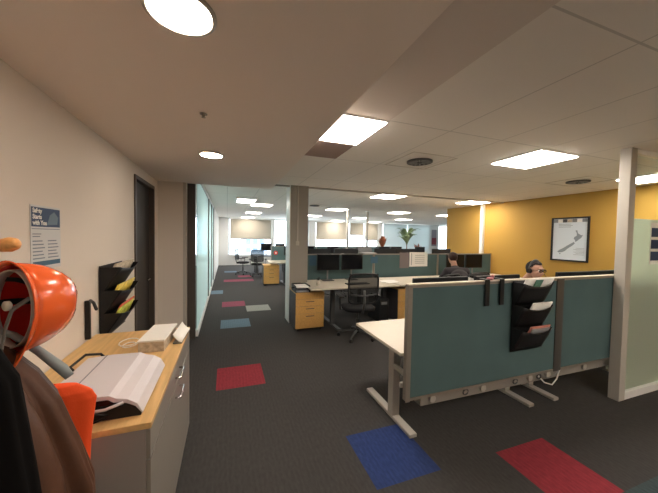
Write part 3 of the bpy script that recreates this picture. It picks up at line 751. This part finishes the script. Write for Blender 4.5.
t = thing('wall_poster', 'grey and maroon poster hanging right of the plants, just left of the yellow wall', 'poster', (13.3, 15.978, 1.1)); MB().box(-.2, .2, -.012, -.001, 0, 1.1).build('sheet', mat('grey_poster', (.3, .28, .32), .7), t); MB().box(-.18, .18, -.014, -.0121, .1, .55).build('printed_block', M_maroon, t)

# ------------------------------------------------------------------ framed map on the yellow wall
t = thing('framed_map', 'black-framed map poster hanging on the yellow wall', 'framed picture', (6.379, 3.725, 1.635), -PI/2)
W, H = .66, .87
MB().box(-W/2, W/2, -.03, -.001, -H/2, -H/2+.03).box(-W/2, W/2, -.03, -.001, H/2-.03, H/2).box(-W/2, -W/2+.03, -.03, -.001, -H/2+.03, H/2-.03).box(W/2-.03, W/2, -.03, -.001, -H/2+.03, H/2-.03).build('frame', M_black, t, .002)
MB().box(-W/2+.03, W/2-.03, -.012, -.002, -H/2+.03, H/2-.03).build('print', mat('map_paper', (.68, .74, .80), .7), t)
m = MB()
NI = [(.10, .17), (.13, .18), (.145, .12), (.20, .08), (.23, .085), (.20, .03), (.165, .0), (.13, -.035), (.105, -.05), (.10, -.01), (.075, .01), (.09, .05), (.125, .07), (.125, .12)]
SI = [(.08, -.05), (.10, -.075), (.06, -.12), (.02, -.15), (-.03, -.19), (-.07, -.235), (-.12, -.26), (-.18, -.27), (-.21, -.25), (-.17, -.215), (-.10, -.175), (-.04, -.13), (.02, -.09)]
for poly in (NI, SI): m.prism(poly, 'y', -.0135, -.0121)
m.prism([(-.17, -.285), (-.14, -.28), (-.15, -.30), (-.175, -.302)], 'y', -.0135, -.0121)
m.build('map_outline', mat('map_grey', (.26, .30, .34), .7), t)
for k, c_ in enumerate((M_gprint, M_paper, M_dgrey, M_pages, M_mgrey, M_paper, M_gprint)):
    MB().box(-.295+k*.084, -.215+k*.084, -.0135, -.0121, H/2-.10, H/2-.035).build('header_photo', c_, t)
m = MB()
for k in range(3): m.box(-.2, .02+.03*(k % 2), -.0135, -.0121, .24+.028*k, .248+.028*k)
for k in range(6): m.box(.08+.04*(k % 2), .26, -.0135, -.0121, -.30+.025*k, -.294+.025*k)
m.build('map_text', M_gprint, t)

# ------------------------------------------------------------------ credenza
t = thing('credenza', 'long grey cabinet with oak top along the left wall', 'cabinet', (-.91, 1.28, 0))
L_, Dp, Hh = 1.26, .63, .85
MB().box(.0, Dp-.02, .002, L_-.002, .05, Hh-.025).build('carcass', M_gside, t)
MB().box(.02, Dp-.05, .02, L_-.02, 0, .05).build('plinth', M_black, t)
MB().box(0, Dp, 0, L_, Hh-.025, Hh).build('worktop', M_oakd, t, .003)
for nm, z0, z1, hz in (('door', .055, .695, .635), ('drawer', .70, Hh-.03, .752)):
    d_ = MB().box(Dp-.0195, Dp-.003, .004, L_-.004, z0, z1).build(nm, M_grey, t, .002)
    yc = L_/2+.02
    MB().tube([(Dp-.002, yc-.075, hz), (Dp+.024, yc-.072, hz), (Dp+.026, yc, hz), (Dp+.024, yc+.072, hz), (Dp-.002, yc+.075, hz)], .0055, 8).build('handle', M_chrome, d_, smooth=True)
MB().cyl((Dp-.002, L_-.06, .77), (Dp+.006, L_-.06, .77), .009, n=14).build('lock', M_chrome, t)

TZ = .85
# lilac-white machine with a curved lid
t = thing('laminating_machine', 'large lilac-white machine with a curved lid and black front on the oak-topped cabinet', 'office machine', (-.33, 1.345, TZ+.0005))
base = [(-.33, 0), (0, 0), (0, .008), (-.012, .03), (-.045, .05), (-.07, .055), (-.10, .062), (-.30, .068), (-.33, .05)]
MB().prism(base, 'y', 0, .44).build('base', M_black, t, .002)
lid = [(-.345, .052), (-.335, .085), (-.24, .088), (-.115, .085), (-.095, .072), (-.05, .062), (-.02, .045), (.004, .012), (.008, .014), (-.012, .055), (-.045, .078), (-.085, .088), (-.11, .102), (-.24, .105), (-.345, .098), (-.36, .06)]
MB().prism(lid, 'y', -.006, .446).build('lid', M_lilac, t, .003)
MB().box(-.262, -.258, .0, .44, .1045, .1065).build('seam', M_gprint, t)
MB().prism([(-.26, .09), (-.23, .062), (-.09, .068), (-.11, .085)], 'y', -.009, -.0065).build('output_slot', M_scr, t)
MB().tube([(-.29, -.008, .088), (-.245, -.010, .046), (-.12, -.010, .050), (-.06, -.008, .068)], .006, 6).build('slot_rim', M_lilac, t, smooth=True)
t = thing('black_cable', 'thin black cable looped in front of the lilac-white machine', 'cable', (-.52, 1.315, TZ+.004))
MB().tube([(-.10, 0, 0), (-.04, -.015, 0), (.02, .005, .004), (.06, .02, .01), (.08, .01, .03), (.05, .005, .04), (.0, .01, .03)], .004, 6).build('wire', M_black, t, smooth=True)
t = thing('black_cable', 'black cable arching behind the lilac-white machine against the wall', 'cable', (-.80, 1.86, TZ+.003))
MB().tube([(.1, -.08, 0), (.02, .0, .03), (.05, .10, .055), (.10, .16, .03), (.12, .17, .0)], .007, 8).build('wire', M_black, t, smooth=True)
# thick pad of paper with tray
t = thing('paper_ream', 'thick white pad with tan page edges standing on the far end of the cabinet', 'paper', (-.435, 2.22, TZ), -.06)
MB().box(-.075, .07, -.17, .17, 0.0, .065).build('pages', M_pages, t, .002)
MB().box(-.08, .075, -.175, .175, .066, .078).build('cover', M_paper, t, .003)
t = thing('paper_tray', 'white curved tray beside the thick paper pad at the cabinet end', 'tray', (-.315, 2.30, TZ), -.06)
MB().grid(lambda u, v: Vector((-.02+.055*u, -.14+.30*v, .012+.055*(1-u)**2)), 8, 4).build('leaf', M_paper, t, smooth=True, solid=.005)
MB().box(-.02, .035, -.14, .16, 0, .009).build('base', M_mgrey, t)
t = thing('white_cable', 'coiled pale cable behind the paper pad on the cabinet', 'cable', (-.60, 2.25, TZ+.004))
MB().tube([(.0+.03*math.cos(a)*(1+a*.1), -.05+.05*math.sin(a)*(1+a*.08), .003*a) for a in [k*.5 for k in range(26)]], .003, 6).build('wire', M_white, t, smooth=True)

# wall file holder, brochures
hw = (-.915, 2.87, .775)
mk_holder('black three-pocket file holder fixed to the left wall above the cabinet', .50, hw, PI/2, (.01, .19, .37), .20, .115)
sheaf('magazine', 'cream papers in the top pocket of the wall file holder', 'papers', hw, PI/2, -.235, .235, .385, .20, M_pages, th=.009)
sheaf('brochure', 'yellow brochures in the middle pocket of the wall file holder', 'brochures', hw, PI/2, -.20, .23, .20, .215, M_yelp, th=.009)
sheaf('brochure', 'orange brochure at the back of the lowest pocket of the wall file holder', 'brochure', hw, PI/2, -.15, .235, .02, .225, M_redp, y=-.012, th=.006)
sheaf('brochure', 'yellow and green brochures in the lowest pocket of the wall file holder', 'brochures', hw, PI/2, -.20, .20, .02, .205, mat('lime_print', (.5, .5, .06), .6, var=.4, vscale=30), y=-.024, th=.006)
t = thing('wall_bracket', 'thin black upright with a short angled arm on the wall left of the file holder', 'bracket', (-.918, 2.40, .86))
MB().box(0, .03, -.012, .012, 0, .27).build('upright', M_black, t, .003)
MB().tube([(.03, 0, .27), (.07, -.06, .265), (.11, -.13, .235)], .010, 8).build('arm', M_black, t, smooth=True)

# safety poster on the left wall
t = thing('safety_poster', 'white safety poster with a navy header on the left wall above the helmet', 'poster', (-.9185, 1.965, 1.40), PI/2)
MB().box(-.135, .135, -.002, 0, 0, .335).build('sheet', mat('poster_paper', (.60, .60, .60), .6), t)
MB().box(-.128, .128, -.003, -.0021, .225, .325).build('header', M_navy, t)
MB().prism([(0.0, .235), (.03, .29), (.07, .31), (.11, .28), (.10, .24)], 'y', -.0034, -.0031).build('header_figure', mat('slate_print', (.12, .17, .22), .6), t)
for k, s in enumerate(('Safety', 'Starts', 'with You')):
    text('poster_lettering', s, .032, M_paper, t, Matrix.Translation((-.12, -.0036, .297-.031*k)) @ Matrix.Rotation(PI/2, 4, 'X'), bold=True)
m = MB(); m.box(-.125, .125, -.003, -.0021, .212, .216)
for k in range(6):
    for a in (-.12, .01): m.box(a, a+.10-.01*(k % 3), -.003, -.0021, .058+.018*k, .064+.018*k)
m.box(-.12, -.05, -.003, -.0021, .185, .19); m.box(-.12, -.06, -.003, -.0021, .172, .177)
m.build('printed_lines', mat('slate_text', (.20, .23, .27), .6), t)
MB().box(-.12, .125, -.003, -.0021, .02, .045).build('footer', M_bluep, t)

# ------------------------------------------------------------------ coat stand with its clothes at the left edge
cs = thing('coat_stand', 'wooden coat stand at the left edge, only a turned peg in view', 'coat stand', (-.715, 1.08, 0))
MB().cyl((0, 0, .10), (0, 0, 1.70), .020, n=16).sph((0, 0, 1.72), .03).build('pole', M_peg, cs, smooth=True)
for k in range(4):
    a = PI/4+k*PI/2
    MB().tube([(0, 0, .14), (math.cos(a)*.10, math.sin(a)*.10, .10), (math.cos(a)*.19, math.sin(a)*.19, .02)], .016).build('foot', M_peg, cs, smooth=True)
for k, (a, z) in enumerate(((.03, 1.540), (1.7, 1.50), (3.3, 1.53), (-1.9, 1.42))):
    dx, dy = math.cos(a), math.sin(a); r_ = .148 if k == 0 else .09
    prof = [(0, .010), (.25, .011), (.55, .008), (.72, .014), (.86, .016), (.96, .012), (1, .006)]
    MB().tube([(dx*r_*s, dy*r_*s, z+.025*s) for s, _ in prof], [q*(1.35 if k == 0 else 1) for _, q in prof], 12).build('peg', M_peg, cs, smooth=True)

# hard hat hung by its rim, crown pointing right
hh = thing('hard_hat', 'bright orange hard hat hanging at the left edge, its red inside towards the camera', 'hard hat', (-.600, 1.10, 1.37))
crown = Vector((.88*.85-.48*.50, .48*.85+.86*.50, -.02)).normalized()
front = Vector((-.10, .02, -1)); front = (front-crown*front.dot(crown)).normalized()
sidev = crown.cross(front)
HM = Matrix((sidev, front, crown)).transposed()
def shell(k, r0=0., depth=.155):
    def f_(u, v):
        a = 2*PI*u; th = v*PI/2
        rx, ry = .105+k, .135+k
        rr = math.cos(th)**.75
        rid = .010*math.exp(-((math.sin(a*1.0-PI/2)+0)**2)*0)*0
        x = rx*math.cos(a)*rr; y = ry*math.sin(a)*rr; z = (depth+k)*math.sin(th)
        rg = (math.exp(-((abs(x)-.0)/.008)**2)+math.exp(-((abs(x)-.035)/.007)**2))*math.sin(th)**.5*math.exp(-(y/.11)**4) if k >= 0 else 0
        q = 1+.045*rg; x *= q; y *= q; z *= q
        return HM @ Vector((x, y, z))
    return f_
MB().grid(shell(0), 48, 16, True).build('shell', M_orange, hh, smooth=True, solid=.003)
MB().grid(shell(-.006, depth=.149), 40, 14, True).build('lining', M_redin, hh, smooth=True, solid=.001)
def brim(u, v):
    a = 2*PI*u; f_ = max(0, math.sin(a)); ext = .008+.045*f_**2
    rx, ry = .105+ext*v, .135+ext*v
    return HM @ Vector((rx*math.cos(a), ry*math.sin(a), -.012*v-.02*f_*v))
MB().grid(brim, 48, 5, True).build('brim', M_orange, hh, smooth=True, solid=.004)
m = MB().grid(lambda u, v: HM @ Vector((.088*math.cos(2*PI*u), .115*math.sin(2*PI*u), -.005+.03*v)), 40, 3, True)
m.build('headband', mat('pale_headband', (.45, .40, .38), .5), hh, smooth=True, solid=.003)
m = MB()
for a in (0, PI/2, PI/4*3): m.grid(lambda u, v, a=a: HM @ Vector((.085*math.cos(PI*u)*math.cos(a)-.01*(v-.5)*math.sin(a), .11*math.cos(PI*u)*math.sin(a)+.02*(v-.5)*math.cos(a), .02+.08*math.sin(PI*u))), 12, 2)
m.build('cradle_strap', M_blk2, hh, solid=.0015)
MB().lathe([(.014, 0), (.014, .008), (.010, .011)], HM @ Vector((-.03, -.02, -.03)), 16, HM).build('ratchet_knob', M_pot, hh, smooth=True)
pts = [HM @ Vector((-.055, -.04, .01)), HM @ Vector((-.04, -.01, -.02)), HM @ Vector((-.045, .04, -.035)), HM @ Vector((-.055, .09, -.045)), HM @ Vector((-.062, .135, -.05))]
m = MB()
def strapf(u, v):
    i = min(len(pts)-2, int(v*(len(pts)-1))); s = v*(len(pts)-1)-i
    p = pts[i].lerp(pts[i+1], s); return p+(sidev*.9+crown*.4)*(u-.5)*.034
m.grid(strapf, 3, 20); m.build('chin_strap', M_strap, hh, smooth=True, solid=.003)

# plastic hanger
hg = thing('coat_hanger', 'grey plastic coat hanger arm sticking out under the hard hat', 'coat hanger', (-.595, 1.13, 1.235))
MB().tube([(-.06, .02, .06), (-.02, .01, .045), (.05, -.01, -.005), (.115, -.03, -.06), (.135, -.035, -.085)], [.008, .010, .012, .015, .012], 12).build('arm', mat('slate_plastic', (.23, .26, .27), .4), hg, smooth=True)
MB().tube([(-.06, .02, .06), (-.06, .02, .10), (-.075, .02, .13), (-.1, .02, .12)], .003, 8).build('hook', M_chrome, hg, smooth=True)

# garments: draped surfaces, cross-section rings from shoulder to hem
def garment(name, label, cat, rings, folds, amp, m, seed, parent_parts=None, ph=0.):
    """rings: (z, cx, cy, rx, ry)"""
    t = thing(name, label, cat, (rings[0][1], rings[0][2], rings[-1][0]))
    o = Vector(t.location); n = len(rings)
    def f_(u, v):
        s = v*(n-1); i = min(n-2, int(s)); k = s-i; k = k*k*(3-2*k)
        a_, b_ = rings[i], rings[i+1]; z, cx, cy, rx, ry = [p+(q-p)*k for p, q in zip(a_, b_)]
        a = 2*PI*u
        w_ = 1+amp*min(1, v*2.2)*(math.sin(folds*a+seed+2*v)+.5*math.sin((folds*2+1)*a+seed*2-3*v))+.04*noise.noise(Vector((math.cos(a)*2, math.sin(a)*2, v*5+seed)))
        return Vector((cx+rx*w_*math.cos(a), cy+ry*w_*math.sin(a), z))-o
    MB().grid(f_, 96, 40, True).build('body', m, t, smooth=True, solid=.006)
    return t, o
bj, o = garment('jacket', 'brown jacket hanging on the coat stand at the left edge', 'jacket',
    [(1.27, -.625, 1.07, .010, .02), (1.25, -.615, 1.07, .025, .04), (1.18, -.60, 1.07, .07, .06), (1.10, -.58, 1.065, .10, .07), (.97, -.56, 1.065, .125, .075), (.82, -.54, 1.065, .145, .08), (.45, -.535, 1.065, .155, .085)], 7, .075, M_brown, 1.3)
MB().tube([Vector(p)-o for p in ((-.56, 1.0, 1.17), (-.515, .985, 1.05), (-.475, .975, .92), (-.455, .97, .75), (-.455, .97, .6))], [.03, .04, .044, .045, .04], 14).build('sleeve', M_brown, bj, smooth=True)
bk, o = garment('coat', 'black coat at the lower left corner, in front of the brown jacket', 'coat',
    [(1.36, -.565, .87, .012, .02), (1.34, -.555, .87, .04, .04), (1.25, -.54, .87, .07, .05), (1.0, -.53, .865, .095, .055), (.8, -.52, .865, .105, .06), (.4, -.52, .865, .12, .06)], 5, .05, M_coat, 4.1)
hv, o = garment('safety_vest', 'orange hi-vis garment hanging behind the brown jacket at the cabinet end', 'vest',
    [(1.075, -.57, 1.215, .02, .010), (1.07, -.55, 1.215, .06, .018), (1.045, -.535, 1.215, .085, .026), (1.02, -.53, 1.215, .092, .028), (.88, -.535, 1.215, .082, .028), (.70, -.54, 1.215, .078, .028)], 5, .04, M_hivis, 2.2)
# ------------------------------------------------------------------ people
def finger(m, base, d, L3, curl, axis, r):
    p = Vector(base); d = Vector(d).normalized()
    for i, l in enumerate(L3):
        q = p+d*l; m.cap(p, q, r*(1-.1*i), r*(1-.1*(i+1)), 8); p = q
        d = Matrix.Rotation(curl, 3, axis) @ d
def hand(m, wrist, d, side):
    """flat-ish relaxed hand, palm down, pointing along d (horizontal)"""
    w = Vector(wrist); d = Vector(d).normalized(); s = Vector((0, 0, 1)).cross(d)*side    # towards the thumb
    axis = Vector((0, 0, 1)).cross(d)
    M_ = Matrix((s, d, Vector((0, 0, 1)))).transposed()
    m.sph(w+d*.045, (.040, .052, .014), M_, 14)
    for k, (o_, L3) in enumerate(((.028, (.036, .024, .018)), (.0095, (.040, .027, .019)), (-.0095, (.037, .025, .018)), (-.028, (.029, .019, .016)))):
        finger(m, w+d*.082+s*o_, d+s*o_*3, L3, .35, axis, .0082)
    finger(m, w+d*.025+s*.03, d*.6+s*.8, (.034, .026, .020), .12, axis, .0095)
def mk_person(name, label, loc, rz, lean, headyaw, headpitch, shirt, hair_m, long=False, dz=.06):
    """seated on a .5 m seat facing -y, hands on a desk top at z .745"""
    t = thing(name, label, 'person', loc, rz)
    b = MB(); s = MB(); tr = MB()
    hip = Vector((0, .10, .60)); ch = Vector((0, .10-.20*lean, .90-dz/2)); sh = Vector((0, .08-.32*lean, 1.07-dz)); nk = Vector((0, .06-.40*lean, 1.16-dz))
    hd = nk+Vector((0, -.05-.06*lean, .115))
    # torso
    for m, k in ((b, 0), (s, .012)):
        m.sph(hip, (.165+k, .12+k, .13+k)); m.sph((hip+ch)/2, (.15+k, .11+k, .17+k)); m.sph(ch, (.17+k, .12+k, .16+k)); m.sph(sh-Vector((0, 0, .02)), (.17+k, .09+k, .08+k))
        m.cap(hip, ch, .13+k, .14+k)
        for sx in (-1, 1):
            a = sh+Vector((sx*.175, 0, -.01)); e = Vector((sx*.25, a.y-.10, .84)); w = Vector((sx*.15, a.y-.33, .785))
            m.cap(sh, a, .06+k, .058+k); m.cap(a, e, .055+k, .042+k); m.cap(e, e.lerp(w, 1 if k == 0 else .8), .042+k, (.028 if k == 0 else .034)+k)
            if k == 0:
                hand(m, w, Vector((-sx*.25, -1, 0)), -sx)
    if 'cream' in label: s.sph(sh+Vector((-.15, .01, .055)), (.085, .08, .06))
    s.cyl(nk-Vector((0, -.01, .06)), nk-Vector((0, 0, .005)), .075, .062)
    for sx in (-1, 1):
        kn = Vector((sx*.13, -.34, .56)); an = Vector((sx*.13, -.30, .10))
        for m, k in ((b, 0), (tr, .01)):
            m.cap(Vector((sx*.09, .10, .58)), kn, .082+k, .058+k); m.cap(kn, an, .056+k, .038+k)
            if k == 0: m.cap(an+Vector((0, .03, -.05)), an+Vector((0, -.15, -.065)), .034, .028)
    tr.sph(hip-Vector((0, 0, .03)), (.18, .13, .105))
    # neck and head
    b.cap(nk-Vector((0, -.02, .06)), hd+Vector((0, .02, -.02)), .056, .052)
    HR = Matrix.Rotation(headyaw, 3, 'Z') @ Matrix.Rotation(headpitch, 3, 'X')
    def hp(x, y, z): return hd+HR @ Vector((x, y, z))
    b.sph(hp(0, .012, .035), (.074, .092, .085), HR, 24); b.sph(hp(0, -.020, -.02), (.060, .066, .075), HR, 20)
    b.sph(hp(0, -.052, -.068), (.030, .026, .022), HR)         # chin
    b.cap(hp(0, -.080, .020), hp(0, -.103, -.018), .009, .013); b.sph(hp(0, -.096, -.022), (.018, .012, .010), HR)    # nose
    b.sph(hp(0, -.080, .040), (.052, .014, .012), HR)           # brow
    for sx in (-1, 1):
        b.sph(hp(sx*.034, -.062, -.012), (.022, .018, .018), HR); b.sph(hp(sx*.076, .010, .0), (.010, .020, .030), HR)
    b.sph(hp(0, -.084, -.042), (.022, .010, .005), HR); b.sph(hp(0, -.082, -.050), (.019, .010, .006), HR)
    body = remeshed('body', b, M_skin, t, .006, 4)
    for sx in (-1, 1):
        e = MB().sph(hp(sx*.030, -.0745, .018), .012, n=12).build('eye', mat('eye_white', (.7, .68, .65), .2), t, smooth=True)
        MB().sph(hp(sx*.030, -.0845, .018), (.0055, .003, .0055), HR, 10).build('iris', mat('dark_iris', (.03, .015, .01), .2), e, smooth=True)
    MB().sph(hp(0, -.0905, -.0455), (.021, .004, .004), HR, 12).build('lips', mat('lip_tone', (.42, .14, .12), .5), t, smooth=True)
    remeshed('shirt', s, shirt, t, .012, 4); remeshed('trousers', tr, M_jean, t, .014, 4)
    m = MB()
    for sx in (-1, 1): m.sph((sx*.13, -.36, .045), (.048, .13, .045), None, 16)
    m.build('shoes', M_black, t, smooth=True)
    hb = bmesh.new(); bmesh.ops.create_uvsphere(hb, u_segments=36, v_segments=24, radius=1)
    for v_ in list(hb.verts):
        x, y, z = v_.co
        keep = z > (.50 if y < -.55 else .50-(y+.55)*1.25 if y < .2 else -.55 if not long else -.9)
        if not keep: hb.verts.remove(v_)
    for v_ in hb.verts:
        n_ = noise.noise(v_.co*4)*.006
        v_.co = hp(v_.co.x*(.079+n_), .014+v_.co.y*(.097+n_), .036+v_.co.z*(.090+n_))
    me_ = bpy.data.meshes.new('hair'); hb.to_mesh(me_); hb.free(); me_.materials.append(hair_m)
    for p in me_.polygons: p.use_smooth = True
    ho = bpy.data.objects.new('hair', me_); C.objects.link(ho); ho.parent = t
    sd = ho.modifiers.new('s', 'SOLIDIFY'); sd.thickness = .008; sd.offset = 1
    return t, hp, HR
man, hp, HR = mk_person('person', 'man in a cream shirt wearing glasses and a headset, seated behind the front divider', (3.74, 3.02, 0), .12, .95, -.18, .10, M_shirt, M_hair, False, .07)
# glasses
m = MB()
for sx in (-1, 1):
    m.tube([hp(sx*.032+.023*math.cos(a), -.100, .016+.016*math.sin(a)) for a in [2*PI*k/16 for k in range(16)]], .0035, 6, True)
    m.tube([hp(sx*.055, -.098, .020), hp(sx*.078, -.04, .022), hp(sx*.082, .02, .016)], .002, 6)
m.tube([hp(-.010, -.101, .018), hp(.010, -.101, .018)], .002, 6)
m.build('eyeglasses', M_black, man)
hs = MB()
hs.tube([hp(.092*math.cos(a), .014, .035+.106*math.sin(a)) for a in [R(-5)+R(190)*k/16 for k in range(17)]], .009, 10)
hso = hs.build('headset', M_dgrey, man, smooth=True)
for sx in (-1, 1): MB().cyl(hp(sx*.080, .012, .0), hp(sx*.106, .012, .0), .034, .03, 20).build('ear_cup', M_black, hso)
MB().tube([hp(.10, -.01, -.01), hp(.095, -.06, -.045), hp(.06, -.105, -.055)], .003, 6).build('microphone_boom', M_black, hso, smooth=True)
w2, hp2, _ = mk_person('person', 'person in dark clothes with dark hair seated at the middle bench, seen from behind', (3.98, 4.02, 0), PI-.35, .9, 0, .2, M_dshirt, mat('reddish_dark_hair', (.035, .015, .010), .6), True)

# ------------------------------------------------------------------ daylight
wd = bpy.data.worlds.new('sky'); bpy.context.scene.world = wd; wd.use_nodes = True
bg = wd.node_tree.nodes['Background']; bg.inputs[0].default_value = (.78, .88, 1.0, 1); bg.inputs[1].default_value = 3.2
def portal(loc, rot, sx, sy):
    l = bpy.data.lights.new('portal', 'AREA'); l.shape = 'RECTANGLE'; l.size = sx; l.size_y = sy; l.cycles.is_portal = True
    o = bpy.data.objects.new('portal', l); C.objects.link(o); o.location = loc; o.rotation_euler = rot
portal((4.5, 16.2, 1.5), (-PI/2, 0, 0), 9.2, 2.1); portal((-2.2, 16.2, 1.5), (-PI/2, 0, 0), 3.6, 2.1); portal((14.1, 16.2, 1.5), (-PI/2, 0, 0), 1.7, 2.1)

# ------------------------------------------------------------------ camera
f, yaw, pitch, roll = 285.75, .343, .034, .018
cy, sy = math.cos(yaw), math.sin(yaw)
fwd = Vector((sy*math.cos(pitch), cy*math.cos(pitch), -math.sin(pitch))); right = Vector((cy, -sy, 0)); up = right.cross(fwd)
r2 = right*math.cos(roll)+up*math.sin(roll); u2 = up*math.cos(roll)-right*math.sin(roll)
cam = bpy.data.cameras.new('camera'); co = bpy.data.objects.new('camera', cam); C.objects.link(co)
Mx = Matrix((r2, u2, -fwd)).transposed().to_4x4(); Mx.translation = (0, 0, 1.6); co.matrix_world = Mx
cam.sensor_width = 36; cam.lens = f/658*36; cam.clip_start = .02
sc = bpy.context.scene; sc.camera = co
sc.view_settings.view_transform = 'Standard'; sc.view_settings.look = 'None'; sc.view_settings.gamma = 1; sc.view_settings.use_curve_mapping = False
sc.view_settings.exposure = 1.6
sc.cycles.max_bounces = 8; sc.cycles.diffuse_bounces = 5; sc.cycles.transparent_max_bounces = 12
sc.cycles.use_denoising = True
